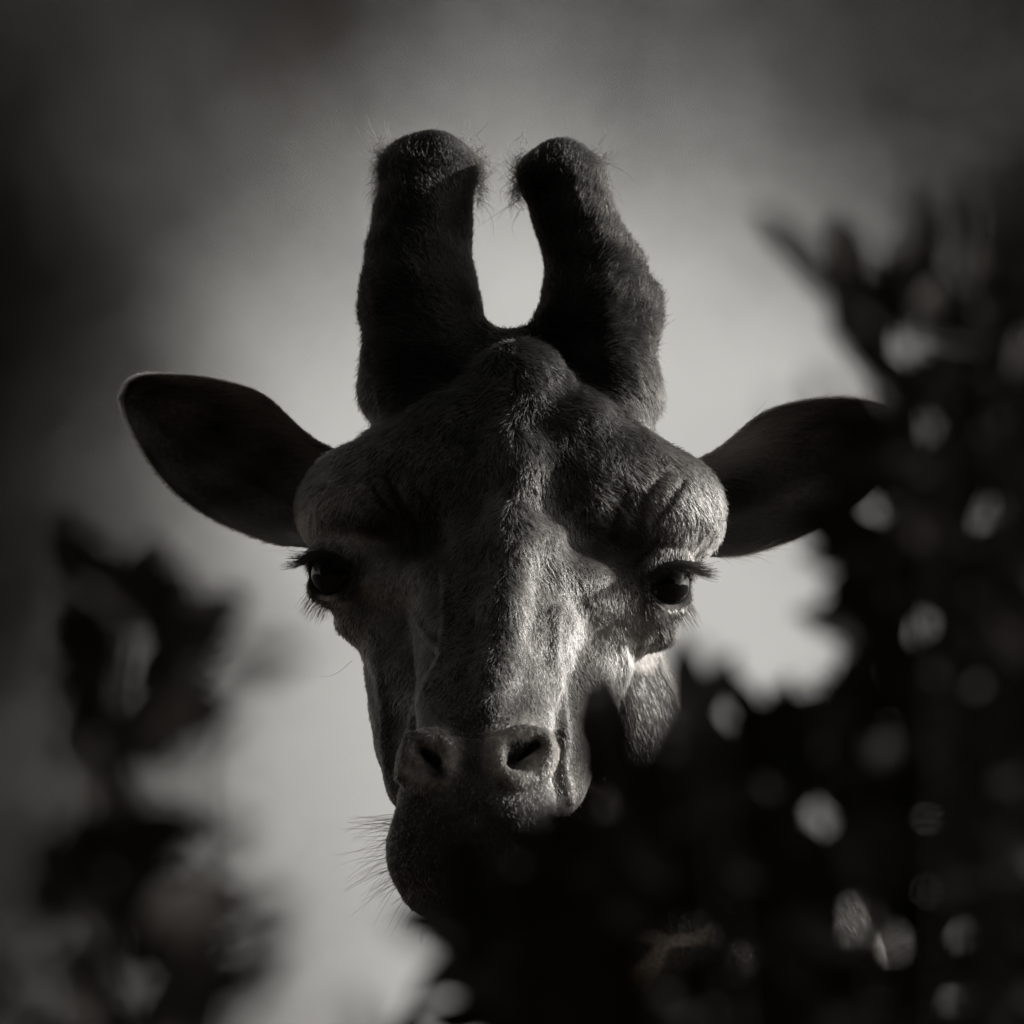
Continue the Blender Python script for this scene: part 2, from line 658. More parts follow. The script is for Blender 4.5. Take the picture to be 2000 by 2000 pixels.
for eye in EYES:
    for up in (True, False):
        pts = [lid_point(eye, al, be, 1.05) for al, be in lid_curve(up)]
        for p, q in zip(pts[:-1], pts[1:]):
            HF.cone((*p, 9 if up else 8), (*q, 9 if up else 8), 7)
    # fold above the upper lid and bag below the lower
    pts = [lid_point(eye, al, be * 1.55 + 6, 1.09) for al, be in lid_curve(True)]
    for p, q in zip(pts[:-1], pts[1:]):
        HF.cone((*p, 15), (*q, 15), 14)
    pts = [lid_point(eye, al, be * 1.5 - 6, 1.06) for al, be in lid_curve(False)]
    for p, q in zip(pts[:-1], pts[1:]):
        HF.cone((*p, 13), (*q, 13), 14)

HV, HQ = HF.mesh()
HV = relax(HV, HQ, 2, 0.5)
HN = quad_normals(HV, HQ)


def seg_dist(P, poly):
    best = np.full(len(P), 1e9)
    for (x0, y0), (x1, y1) in zip(poly[:-1], poly[1:]):
        d = np.array((x1 - x0, y1 - y0), float)
        t = np.clip(((P[:, 0] - x0) * d[0] + (P[:, 1] - y0) * d[1]) / (d @ d), 0, 1)
        best = np.minimum(best, np.hypot(P[:, 0] - x0 - t * d[0], P[:, 1] - y0 - t * d[1]))
    return best


# fine relief: veins, folds above the eyes, folds behind the nostrils
FRONT = np.clip((HN[:, 2] + 0.15) / 0.3, 0, 1)
REL = [([(872, 1120), (872, 1200), (868, 1270), (838, 1340), (812, 1395), (800, 1450), (786, 1510)], 9, 9),
       ([(868, 1270), (830, 1235), (812, 1200)], 5, 7),
       ([(735, 1290), (752, 1380), (756, 1470), (775, 1540)], 9, 10),
       ([(1085, 1190), (1083, 1290), (1098, 1350), (1100, 1420), (1098, 1500), (1112, 1560)], 9, 9),
       ([(1190, 1230), (1235, 1255), (1290, 1225)], 5, 8),
       ([(1215, 1260), (1225, 1300), (1215, 1350)], 6, 8),
       ([(1265, 1250), (1240, 1300), (1235, 1330)], 6, 8)]
rw = random.Random(5)
for mir, cx, cnt in ((1, 680, 6), (-1, 1325, 5)):
    for i in range(cnt):                                  # uneven folds above the eyes
        x0 = cx + mir * (i * 25 + rw.uniform(-8, 8))
        y0 = 930 + i * 4 + rw.uniform(-14, 14)
        x1, y1 = x0 + mir * rw.uniform(18, 34), y0 + rw.uniform(30, 50)
        x2, y2 = x1 + mir * rw.uniform(14, 34), y1 + rw.uniform(20, 70)
        REL.append(([(x0, y0), (x1, y1), (x2, y2)], -rw.uniform(2.5, 7), rw.uniform(4.5, 8)))
for i in range(3):
    REL.append(([(880, 1398 + i * 14), (930, 1408 + i * 12), (985, 1398 + i * 14)], -4, 5))
disp = np.zeros(len(HV))
for poly, amp, wid in REL:
    disp += amp * np.exp(-(seg_dist(HV, poly) / wid) ** 2)
disp *= FRONT
# uneven surface
ph = RNG.uniform(0, 6.28, (10, 3))
fr = RNG.normal(0, 0.035, (10, 3))
for i in range(10):
    disp += 0.9 * np.sin(HV @ fr[i] + ph[i, 0])
HV = HV + HN * disp[:, None]
HN = quad_normals(HV, HQ)


# coat tone by place on the head: markings, with light and shade painted in
def blob(P, cx, cy, rx, ry, rot=0.0, soft=0.5):
    c, s = math.cos(math.radians(rot)), math.sin(math.radians(rot))
    x, y = P[:, 0] - cx, P[:, 1] - cy
    d = np.hypot((x * c + y * s) / rx, (-x * s + y * c) / ry)
    return np.clip((1 + soft - d) / (2 * soft), 0, 1)


def smooth_noise(P, scale, seed, n=14):
    g = np.random.default_rng(seed)
    k = g.normal(0, 1 / scale, (n, 3))
    f = g.uniform(0, 6.28, n)
    return np.sin(P @ k.T + f).sum(1) / math.sqrt(n)


COAT_AND_SHADE = [  # centre, radii, turn, value
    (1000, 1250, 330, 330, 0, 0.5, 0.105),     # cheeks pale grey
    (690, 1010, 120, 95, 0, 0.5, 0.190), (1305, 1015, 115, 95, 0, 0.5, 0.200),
    (850, 1000, 145, 100, 20, 0.6, 0.018), (1150, 1010, 160, 80, -20, 0.6, 0.045),  # forehead sides; left one darkened to paint in its shade
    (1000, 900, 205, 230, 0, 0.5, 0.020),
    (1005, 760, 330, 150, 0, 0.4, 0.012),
    (830, 480, 200, 300, 0, 0.2, 0.005), (1140, 480, 190, 300, 0, 0.2, 0.009),  # black horns; left one made darker as painted shade
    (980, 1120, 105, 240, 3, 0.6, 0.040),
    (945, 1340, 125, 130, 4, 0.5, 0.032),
    (890, 1180, 65, 180, 8, 0.7, 0.028),  # left flank of the nose, shade put into the colour
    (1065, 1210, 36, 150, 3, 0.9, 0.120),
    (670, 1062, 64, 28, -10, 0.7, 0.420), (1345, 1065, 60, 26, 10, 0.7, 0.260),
    (735, 1040, 80, 22, 12, 0.8, 0.025), (1220, 1055, 100, 30, -8, 0.8, 0.030),  # dark brow markings with the hollow's shadow painted in
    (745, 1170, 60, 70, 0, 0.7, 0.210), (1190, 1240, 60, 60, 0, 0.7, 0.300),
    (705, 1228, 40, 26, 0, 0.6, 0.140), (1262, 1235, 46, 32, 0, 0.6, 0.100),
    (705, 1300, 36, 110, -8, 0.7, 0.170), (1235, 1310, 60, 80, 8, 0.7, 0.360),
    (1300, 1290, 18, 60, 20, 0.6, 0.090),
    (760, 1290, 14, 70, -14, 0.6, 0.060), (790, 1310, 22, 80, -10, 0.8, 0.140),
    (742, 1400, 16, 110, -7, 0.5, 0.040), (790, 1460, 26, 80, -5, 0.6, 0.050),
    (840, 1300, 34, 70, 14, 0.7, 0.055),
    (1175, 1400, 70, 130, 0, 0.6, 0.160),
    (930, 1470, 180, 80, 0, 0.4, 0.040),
    (1022, 1474, 74, 68, 0, 0.35, 0.420), (836, 1484, 60, 68, 0, 0.35, 0.260),  # pale nostril rims; right one lightened as painted sunlight
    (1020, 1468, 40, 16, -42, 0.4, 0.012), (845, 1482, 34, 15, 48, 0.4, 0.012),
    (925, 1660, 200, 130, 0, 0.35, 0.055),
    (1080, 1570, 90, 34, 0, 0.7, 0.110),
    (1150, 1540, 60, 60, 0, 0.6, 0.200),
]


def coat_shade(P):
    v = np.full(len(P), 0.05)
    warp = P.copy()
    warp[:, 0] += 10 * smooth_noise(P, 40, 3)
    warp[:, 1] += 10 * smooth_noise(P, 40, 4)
    for cx, cy, rx, ry, rot, soft, val in COAT_AND_SHADE:
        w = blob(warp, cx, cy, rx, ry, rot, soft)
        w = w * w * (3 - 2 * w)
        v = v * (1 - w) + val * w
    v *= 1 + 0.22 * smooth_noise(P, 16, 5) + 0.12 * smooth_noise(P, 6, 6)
    for side, ctr, r, a, b, c in EYES:                       # dark rims; pale lower lids with sun brightness painted in
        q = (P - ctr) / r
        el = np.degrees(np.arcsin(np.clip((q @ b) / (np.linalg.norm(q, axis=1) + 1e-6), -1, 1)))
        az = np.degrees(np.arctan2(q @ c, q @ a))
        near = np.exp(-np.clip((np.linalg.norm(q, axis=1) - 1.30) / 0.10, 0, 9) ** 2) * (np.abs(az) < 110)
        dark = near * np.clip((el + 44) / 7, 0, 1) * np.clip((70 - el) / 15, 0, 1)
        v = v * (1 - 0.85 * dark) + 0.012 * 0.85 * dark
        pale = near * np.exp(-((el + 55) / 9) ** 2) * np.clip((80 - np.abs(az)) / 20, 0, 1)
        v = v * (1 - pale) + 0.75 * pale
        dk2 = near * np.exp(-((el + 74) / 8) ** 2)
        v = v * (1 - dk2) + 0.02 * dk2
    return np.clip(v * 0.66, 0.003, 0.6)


# ------------------------------------------------------------------ giraffe: ears
def resample(pts, n):
    p = np.array(pts, float)
    d = np.concatenate(([0], np.cumsum(np.linalg.norm(np.diff(p, axis=0), axis=1))))
    t = np.sin(np.linspace(0, 1, n) * math.pi / 2) * d[-1]
    q = np.stack([np.interp(t, d, p[:, i]) for i in range(p.shape[1])], 1)
    for _ in range(3):
        q[1:-1] = 0.25 * q[:-2] + 0.5 * q[1:-1] + 0.25 * q[2:]
    return q


EAR_L_UP = [(720, 900), (678, 879), (636, 874), (599, 845), (556, 805), (527, 771), (485, 753), (399, 733),
            (340, 729), (277, 728), (248, 743), (237, 776)]
EAR_L_LO = [(640, 1075), (590, 1070), (530, 1066), (513, 1057), (428, 1024), (371, 990), (325, 950), (288, 902),
            (254, 839), (240, 800), (237, 776)]
EAR_R_UP = [(1280, 925), (1348, 902), (1402, 878), (1435, 848), (1466, 818), (1493, 798), (1553, 782), (1604, 775),
            (1654, 772), (1705, 779), (1750, 795), (1778, 822)]
EAR_R_LO = [(1330, 1085), (1402, 1090), (1456, 1089), (1503, 1073), (1570, 1052), (1620, 1023), (1690, 975),
            (1745, 910), (1772, 860), (1778, 822)]


def ear(up, lo, z_base, z_tip, cup):
    nu, nv = 46, 33
    A, B = resample(up, nu), resample(lo, nu)
    V, Q = [], []
    for layer in (0, 1):
        for i in range(nu):
            f = i / (nu - 1)
            width = np.linalg.norm(B[i] - A[i])
            zc = z_base + (z_tip - z_base) * f
            for j in range(nv):
                v = j / (nv - 1)
                x, y = A[i] * (1 - v) + B[i] * v
                w = 4 * v * (1 - v)
                depth = cup * w ** 0.8 * min(1.0, width / 200) * (1 - 0.25 * f)
                roll = 48 * math.exp(-(v / 0.13) ** 2) * math.exp(-((f - 0.42) / 0.22) ** 2)
                ridge = 26 * math.exp(-((v - 0.66) / 0.07) ** 2) * (1 - f)
                rib = 16 * math.exp(-((v - 0.40) / 0.05) ** 2) * (1 - f) * f * 4
                thick = 5 + 7 * w ** 0.3
                z = zc - depth + roll + ridge + rib
                if layer:
                    z -= thick
                V.append((x, y, z))
    V = np.array(V)
    n = nu * nv
    for i in range(nu - 1):
        for j in range(nv - 1):
            a = i * nv + j
            Q.append((a, a + 1, a + nv + 1, a + nv))
            Q.append((n + a, n + a + nv, n + a + nv + 1, n + a + 1))
        for j, fl in ((0, False), (nv - 1, True)):
            a = i * nv + j
            q = (a, a + nv, n + a + nv, n + a)
            Q.append(q[::-1] if fl else q)
    for j in range(nv - 1):
        a = (nu - 1) * nv + j
        Q.append((a, a + 1, n + a + 1, n + a))
    Q = np.array(Q)
    V = relax(V, Q, 2, 0.4)
    return V, Q


E1V, E1Q = ear(EAR_L_UP, EAR_L_LO, -130, -190, 165)
E2V, E2Q = ear(EAR_R_UP, EAR_R_LO, -130, -190, 165)
E2Q = E2Q[:, ::-1]
E1N, E2N = quad_normals(E1V, E1Q), quad_normals(E2V, E2Q)
if E1N[:1518, 2].mean() < 0:
    E1Q, E1N = E1Q[:, ::-1], -E1N
if E2N[:1518, 2].mean() < 0:
    E2Q, E2N = E2Q[:, ::-1], -E2N


def ear_shade(P):
    return np.clip(0.12 * (1 + 0.45 * smooth_noise(P, 45, 8) + 0.15 * smooth_noise(P, 10, 9)), 0.02, 0.28)


# ------------------------------------------------------------------ giraffe: neck, trunk, legs (metres)
BF = Field((-0.75, 19.7, -0.02), (1.9, 24.2, 3.75), 0.028)
NECK = [(1010, 950, -300, 160), (1055, 1200, -500, 180), (1135, 1450, -720, 205), (1295, 1700, -980, 236),
        (1455, 1920, -1230, 262)]
npts = []
for x, y, z, r in NECK:
    p = head_to_world(np.array([[x, y, z]]))[0]
    npts.append((*p, r * S))
npts += [(0.34, 20.95, 2.62, 0.155), (0.52, 21.35, 2.32, 0.25)]
BF.chain(npts, 0.05)
SH, RU = np.array((0.62, 21.75, 2.02)), np.array((1.02, 23.05, 1.86))
BF.ellipsoid(SH, (0.40, 0.55, 0.52), 0.12)
BF.ellipsoid((SH + RU) / 2 + np.array((0, 0, 0.0)), (0.46, 0.85, 0.46), 0.15)
BF.ellipsoid(RU, (0.38, 0.42, 0.42), 0.12)
BF.cone((0.60, 21.55, 2.45, 0.14), (0.72, 22.2, 2.36, 0.12), 0.15)
for sx, base, front in ((-0.21, SH, True), (0.23, SH, True), (-0.2, RU, False), (0.2, RU, False)):
    x, y = base[0] + sx, base[1] + (-0.1 if front else 0.12)
    if front:
        leg = [(x, y, 1.85, 0.20), (x, y - 0.02, 1.35, 0.115), (x, y - 0.03, 0.86, 0.075), (x, y - 0.05, 0.80, 0.082),
               (x, y - 0.03, 0.5, 0.05), (x, y, 0.16, 0.048), (x, y - 0.06, 0.085, 0.075)]
    else:
        leg = [(x, y - 0.05, 1.7, 0.26), (x, y - 0.22, 1.30, 0.15), (x, y + 0.10, 0.90, 0.075), (x, y + 0.12, 0.84, 0.08),
               (x, y + 0.04, 0.5, 0.05), (x, y, 0.16, 0.048), (x, y - 0.06, 0.085, 0.075)]
    BF.chain(leg, 0.05)
tl = RU + np.array((0.1, 0.38, 0.22))
BF.chain([(*tl, 0.06), (tl[0] + 0.05, tl[1] + 0.12, tl[2] - 0.4, 0.035), (tl[0] + 0.04, tl[1] + 0.1, tl[2] - 0.85, 0.03)], 0.03)
BV, BQ = BF.mesh()
BV = relax(BV, BQ, 2)

GBASE = np.array((0.75, 22.3, 0.0))
giraffe = empty('giraffe', GBASE)
tag(giraffe, 'dark giraffe with black tufted horns peering over the shrubs', 'giraffe')
parts = [(head_to_world(HV), HQ, coat_shade(HV), 0.0),
         (head_to_world(E1V), E1Q, ear_shade(E1V), 0.0),
         (head_to_world(E2V), E2Q, ear_shade(E2V), 0.0),
         (BV, BQ, np.full(len(BV), 0.1), 1.0)]
AV, AQ, AC, AP, off = [], [], [], [], 0
for v, q, c, p in parts:
    AV.append(v)
    AQ.append(q + off)
    AC.append(c)
    AP.append(np.full(len(v), p))
    off += len(v)
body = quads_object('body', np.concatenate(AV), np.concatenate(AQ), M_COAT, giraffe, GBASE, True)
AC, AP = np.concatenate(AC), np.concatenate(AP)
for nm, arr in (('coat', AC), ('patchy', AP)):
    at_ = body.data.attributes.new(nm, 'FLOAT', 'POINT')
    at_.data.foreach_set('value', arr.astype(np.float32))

# eyeballs
EYE_OBJ = []
for side, ctr, r, a, b, c in EYES:
    V, F = [], []
    nr, ns = 20, 28
    for i in range(nr + 1):
        th = math.pi * i / nr
        rr = r * (1 + 0.06 * max(0, math.cos(th)) ** 6)      # cornea stands proud
        for k in range(ns):
            ph_ = 2 * math.pi * k / ns
            V.append(ctr + rr * (a * math.cos(th) + (b * math.cos(ph_) + c * math.sin(ph_)) * math.sin(th)))
    for i in range(nr):
        for k in range(ns):
            F.append((i * ns + k, i * ns + (k + 1) % ns, (i + 1) * ns + (k + 1) % ns, (i + 1) * ns + k))
    eo = quads_object('eye', head_to_world(np.array(V)), F, M_EYE, giraffe, GBASE, True)
    eo['label'] = 'wet black eye with dark lashes'
    EYE_OBJ.append(eo)


# ------------------------------------------------------------------ giraffe: fur
def unit(v):
    return v / (np.linalg.norm(v, axis=-1, keepdims=True) + 1e-9)


def sample(V, Q, N, weight, n):
    """random points on quads"""
    T = np.concatenate((Q[:, [0, 1, 2]], Q[:, [0, 2, 3]]))
    ar = np.linalg.norm(np.cross(V[T[:, 1]] - V[T[:, 0]], V[T[:, 2]] - V[T[:, 0]]), axis=1) / 2
    cen = V[T].mean(1)
    w = ar * weight(cen, N[T].mean(1))
    i = RNG.choice(len(T), n, p=w / w.sum())
    r1, r2 = np.sqrt(RNG.random(n)), RNG.random(n)
    bar = np.stack((1 - r1, r1 * (1 - r2), r1 * r2), 1)
    return (V[T[i]] * bar[:, :, None]).sum(1), unit((N[T[i]] * bar[:, :, None]).sum(1))


def strands(P, Nn, flow, length, lift, rad, K=5, bend=0.5, jit=0.12):
    """P head units; flow directions; length in head units"""
    fl = unit(flow - (flow * Nn).sum(1, keepdims=True) * Nn)
    fl = unit(fl + RNG.normal(0, jit, fl.shape))
    s = np.linspace(0, 1, K)[None, :, None]
    L = length[:, None, None]
    lf = lift[:, None, None] if np.ndim(lift) else lift
    wob = RNG.normal(0, 1, (len(P), 1, 3)) * 0.10
    pts = (P[:, None] - 1.0 * Nn[:, None] + L * (fl[:, None] * (s * np.cos(lf)) + Nn[:, None] * (np.sin(lf) * (s - bend * s * s))
           + wob * s * s))
    r = rad[:, None] * np.linspace(1.0, 0.25, K)[None, :]
    return head_to_world(pts), r


def field_flow(P, Nn):
    x, y = P[:, 0], P[:, 1]
    mid = np.interp(y, [600, 900, 1300, 1500, 1800], [1008, 1005, 965, 932, 915])
    sx = np.clip((x - mid) / 200, -1.2, 1.2)
    ang = np.interp(y, [250, 480, 620, 740, 880, 1050, 1300], [-70, -55, -15, 25, 55, 66, 75])   # 90 = down
    fx = np.cos(np.radians(ang)) * np.where(sx >= 0, 1, -1) * np.clip(np.abs(sx) * 2, 0.25, 1)
    fy = np.sin(np.radians(ang))
    f = np.stack((fx, fy, 0.3 * fy), 1)
    wb = 0.30 * np.stack((smooth_noise(P, 30, 21), smooth_noise(P, 30, 22), smooth_noise(P, 30, 23)), 1)
    wb += 0.22 * np.stack((smooth_noise(P, 9, 24), smooth_noise(P, 9, 25), smooth_noise(P, 9, 26)), 1)
    return f + wb


def head_weight(c, n):
    w = np.where(n[:, 2] > -0.35, 1.0, 0.18)
    w = w * np.where(c[:, 1] > 1560, 0.45, 1.0)
    eye_gap = np.ones(len(c))
    for side, ctr, r, a, b, cc in EYES:
        eye_gap *= np.where(np.linalg.norm(c - ctr, axis=1) < r * 1.14, 0.0, 1.0)
    nost = np.maximum(blob(c, 1020, 1468, 36, 16, -42, 0.3), blob(c, 845, 1482, 32, 15, 48, 0.3))
    return w * eye_gap * (1 - nost)


NF = 200000
P, Nn = sample(HV, HQ, HN, head_weight, NF)
fl = field_flow(P, Nn)
y = P[:, 1]
Ln = np.interp(y, [250, 420, 560, 700, 850, 1000, 1150, 1350, 1450, 1600, 1780],
               [12, 13, 15, 17, 19, 18, 15, 13, 9, 8, 10]) * RNG.uniform(0.6, 1.25, NF)
ridge = np.exp(-((P[:, 0] - np.interp(y, [650, 1300], [1010, 965])) / 60) ** 2) * (y < 1330) * (y > 650)
Ln *= 1 + 0.35 * ridge
Ln *= 1 + 0.7 * (P[:, 0] > 1100) * (y < 800) * (Nn[:, 0] > 0) + 0.5 * (P[:, 0] < 820) * (y < 850) * (Nn[:, 0] < -0.3)
bald = np.maximum(blob(P, 838, 285, 70, 40, 0, 0.3), blob(P, 1095, 300, 60, 40, 0, 0.3))
Ln *= 1 - 0.6 * bald
lift = np.radians(np.interp(y, [250, 600, 900, 1400, 1800], [34, 30, 22, 18, 22])) * RNG.uniform(0.6, 1.4, NF)
pts, rr = strands(P, Nn, fl, Ln, lift, RNG.uniform(0.00016, 0.0003, NF))
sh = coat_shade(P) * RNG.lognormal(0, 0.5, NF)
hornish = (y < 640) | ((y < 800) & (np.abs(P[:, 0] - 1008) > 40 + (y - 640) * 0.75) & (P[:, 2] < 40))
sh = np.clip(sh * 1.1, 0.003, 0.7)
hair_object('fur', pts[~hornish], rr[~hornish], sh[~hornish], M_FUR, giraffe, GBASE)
hair_object('horn_fur', pts[hornish], rr[hornish], sh[hornish], M_HORNFUR, giraffe, GBASE)

# ear fringe and short ear coat
EP, EL, EFL, ENN, ESH = [], [], [], [], []
for V, Q, N, sg in ((E1V, E1Q, E1N, -1), (E2V, E2Q, E2N, 1)):
    p, nn = sample(V, Q, N, lambda c, n: np.ones(len(c)), 16000)
    f = np.zeros_like(p)
    f[:, 0], f[:, 1] = sg, -0.15
    EP.append(p); ENN.append(nn); EFL.append(f)
    EL.append(RNG.uniform(7, 15, len(p)))
    # longer hairs inside the cup
    p2, nn2 = sample(V, Q, N, lambda c, n: (n[:, 2] > 0.1) * np.exp(-((np.abs(c[:, 0] - 1000) - 430) / 90) ** 2), 1800)
    f2 = np.zeros_like(p2)
    f2[:, 0], f2[:, 1] = sg, 0.25
    EP.append(p2); ENN.append(nn2); EFL.append(f2)
    EL.append(RNG.uniform(35, 95, len(p2)))
EP, ENN, EFL, EL = map(np.concatenate, (EP, ENN, EFL, EL))
pts, rr = strands(EP, ENN, EFL, EL, np.radians(RNG.uniform(8, 30, len(EP))), np.full(len(EP), 0.00013))
hair_object('ear_hair', pts, rr, ear_shade(EP) * RNG.uniform(0.7, 1.5, len(EP)), M_FUR, giraffe, GBASE)

# ear rim fringe, paled to paint in the sun's rim light
RP, RF, RN = [], [], []
for V, sg in ((E1V, -1), (E2V, 1)):
    nu, nv = 46, 33
    for j, dy in ((0, -1.0), (nv - 1, 1.0)):
        e = V[np.arange(4, nu) * nv + j]
        t = RNG.uniform(0, len(e) - 1.001, 2600)
        i = t.astype(int)
        p = e[i] + (e[i + 1] - e[i]) * (t - i)[:, None]
        RP.append(p + RNG.normal(0, 1.5, p.shape))
        RN.append(np.tile((sg * 0.25, dy, 0.0), (len(p), 1)).astype(float))
        RF.append(np.tile((sg * 1.0, dy * 0.2, 0.1), (len(p), 1)).astype(float))
RP, RN, RF = np.concatenate(RP), unit(np.concatenate(RN)), np.concatenate(RF)
pts, rr = strands(RP, RN, RF, RNG.uniform(6, 13, len(RP)), np.radians(RNG.uniform(20, 60, len(RP))), np.full(len(RP), 0.00012), K=4, jit=0.3)
hair_object('ear_rim_light', pts, rr, RNG.uniform(0.15, 0.5, len(RP)) * np.where(RP[:, 0] < 1000, 0.2, 1.0), M_FUR, giraffe, GBASE)

# tufts round the horn tops
TP, TN, TF, TL = [], [], [], []
for (hx, hy, hz, rx, rz, n) in ((838, 332, -335, 98, 95, 1900), (1092, 348, -335, 82, 84, 1500)):
    an = RNG.uniform(0, 2 * math.pi, n)
    yy = hy + RNG.normal(0, 26, n)
    nn = np.stack((np.cos(an), np.full(n, -0.1), np.sin(an)), 1)
    TP.append(np.stack((hx + np.cos(an) * rx * 0.96, yy, hz + np.sin(an) * rz * 0.96), 1))
    TN.append(unit(nn))
    dn = np.where(RNG.random(n) < 0.6, 0.7, -0.6)
    TF.append(np.stack((np.cos(an) * 0.4, dn, np.sin(an) * 0.4), 1))
    TL.append(RNG.uniform(34, 72, n) * np.where(RNG.random(n) < 0.10, 1.5, 1) * np.where(np.sin(an) > 0.35, 0.45, 1))
# knob on the outer horn and outer edge of the other horn
n = 500
p, nn = sample(HV, HQ, HN, lambda c, q: np.exp(-(((c[:, 0] - 1265) / 25) ** 2 + ((c[:, 1] - 590) / 40) ** 2)) * (q[:, 0] > 0), n)
TP.append(p); TN.append(nn); TF.append(np.tile((0.6, -0.8, 0), (n, 1)).astype(float)); TL.append(RNG.uniform(20, 46, n))
n = 900
p, nn = sample(HV, HQ, HN, lambda c, q: (c[:, 0] < 745) * (c[:, 1] < 860) * (q[:, 0] < -0.5), n)
TP.append(p); TN.append(nn); TF.append(np.tile((-0.3, 0.7, 0), (n, 1)).astype(float)); TL.append(RNG.uniform(14, 34, n))
TP, TN, TF, TL = map(np.concatenate, (TP, TN, TF, TL))
pts, rr = strands(TP, TN, TF, TL, np.radians(RNG.uniform(30, 75, len(TP))), np.full(len(TP), 0.00017), K=7, bend=0.7, jit=0.35)
hair_object('horn_tuft', pts, rr, RNG.uniform(0.006, 0.02, len(TP)), M_HORNFUR, giraffe, GBASE)

# lashes, brow whiskers
for eye, eye_obj in zip(EYES, EYE_OBJ):
    LP, LR = [], []
    side, ctr, r, a, b, c = eye
    for up, cnt in ((True, 330), (False, 130)):
        cur = lid_curve(up, 60)
        for _ in range(cnt):
            al, be = cur[RNG.integers(6, 56)]
            p0 = lid_point(eye, al, be + RNG.normal(0, 2), 1.17)
            if up:
                d = a * 0.95 - b * RNG.uniform(0.15, 0.55) + c * 0.35 * math.sin(math.radians(al)) + RNG.normal(0, .07, 3)
                L = RNG.uniform(40, 74)
                curl = b * 0.18
            else:
                d = a * 0.7 - b * RNG.uniform(0.5, 1.0) + c * 0.3 * math.sin(math.radians(al)) + RNG.normal(0, .08, 3)
                L = RNG.uniform(26, 52)
                curl = -b * 0.12
            d = d / np.linalg.norm(d)
            LP.append([p0 + L * (d * s + curl * s * s) for s in np.linspace(0, 1, 5)])
            LR.append(0.00028 if up else 0.0002)
    for _ in range(46):
        x0 = 700 + RNG.normal(0, 34) if side < 0 else 1290 + RNG.normal(0, 36)
        y0 = 1022 + RNG.normal(0, 16)
        z0 = HF.front(x0, y0)
        d = np.array((side * 0.95, RNG.normal(-0.08, 0.14), RNG.uniform(0.05, 0.45)))
        L = RNG.uniform(50, 105)
        LP.append([np.array((x0, y0, z0)) + L * (d * s + np.array((0, 0.0, -0.25)) * s * s) for s in np.linspace(0, 1, 5)])
        LR.append(0.00013)
    LP = np.array(LP)
    hair_object('eyelashes', head_to_world(LP), np.array(LR)[:, None] * np.linspace(1, 0.25, 5)[None], np.full(len(LP), 0.012), M_LASH, eye_obj, GBASE)

# whiskers on lips and chin, stray hairs
WP = []


def whisk(n, cond, L0, L1, dirf):
    p, nn = sample(HV, HQ, HN, cond, n)
    for q, m in zip(p, nn):
        d = m + dirf(q) + RNG.normal(0, 0.22, 3)
        d /= np.linalg.norm(d)
        L = RNG.uniform(L0, L1)
        cv = RNG.normal(0, 0.12, 3) + np.array((0, 0.16, 0))
        WP.append([q + L * (d * s + cv * s * s) for s in np.linspace(0, 1, 6)])


whisk(95, lambda c, n: (c[:, 1] > 1585) * (c[:, 1] < 1730) * (c[:, 0] < 800) * (n[:, 0] < -0.6), 30, 105, lambda q: np.array((-0.2, 0.15, 0)))
whisk(110, lambda c, n: (c[:, 1] > 1720) * (n[:, 1] > 0.3) * (n[:, 2] > -0.5), 22, 70, lambda q: np.array((-0.1, 0.5, 0)))
whisk(60, lambda c, n: (c[:, 1] > 1585) * (n[:, 0] > 0.5), 30, 95, lambda q: np.array((0.2, 0.15, 0)))
whisk(34, lambda c, n: (c[:, 1] > 1500) * (c[:, 1] < 1760) * (n[:, 2] > 0.6), 25, 60, lambda q: np.array((0, 0.4, 0)))
z0 = HF.front(690, 1290)
WP.append([np.array((688 - 66 * s, 1290 + 22 * s - 6 * s * s * 0 + (16 * math.sin(s * 2.6)), z0 - 60)) for s in np.linspace(0, 1, 6)])
WP = np.array(WP)
hair_object('whiskers', head_to_world(WP), np.full((len(WP), 1), 0.00016) * np.linspace(1, 0.35, 6)[None], np.full(len(WP), 0.02), M_LASH, giraffe, GBASE)

# neck coat and mane
BN = quad_normals(BV, BQ)
T_ = BV[:, 2] > 2.7
NP, NN = sample(BV, BQ, BN, lambda c, n: (c[:, 2] > 2.75) * (n[:, 1] < 0.5) * 1.0, 50000)
fl_ = np.tile((0.35, 0.25, -0.9), (len(NP), 1)).astype(float)
fl_ = unit(fl_ - (fl_ * NN).sum(1, keepdims=True) * NN + RNG.normal(0, 0.15, fl_.shape))
s = np.linspace(0, 1, 4)[None, :, None]
Lb = RNG.uniform(0.004, 0.009, len(NP))[:, None, None]
pts = NP[:, None] + Lb * (fl_[:, None] * s * 0.95 + NN[:, None] * 0.3 * (s - 0.5 * s * s))
hair_object('neck_hair', pts, np.full((len(NP), 4), 0.00018) * np.linspace(1, 0.3, 4)[None],
            np.where(RNG.random(len(NP)) < 0.35, 0.18, 0.07) * RNG.uniform(0.7, 1.3, len(NP)), M_FUR, giraffe, GBASE)
MP, MN = sample(BV, BQ, BN, lambda c, n: (c[:, 2] > 2.4) * (n[:, 0] > 0.5) * (n[:, 1] > 0.2) * (c[:, 1] < 21.3) * (c[:, 2] < 3.12), 5000)
Lb = RNG.uniform(0.03, 0.07, len(MP))[:, None, None]
dm = unit(MN + np.array((0.15, 0, 0.35)) + RNG.normal(0, 0.12, MN.shape))
pts = MP[:, None] + Lb * (dm[:, None] * s + np.array((0, 0, -0.25)) * s * s)
hair_object('mane', pts, np.full((len(MP), 4), 0.0003) * np.linspace(1, 0.3, 4)[None], RNG.uniform(0.03, 0.08, len(MP)), M_FUR, giraffe, GBASE)

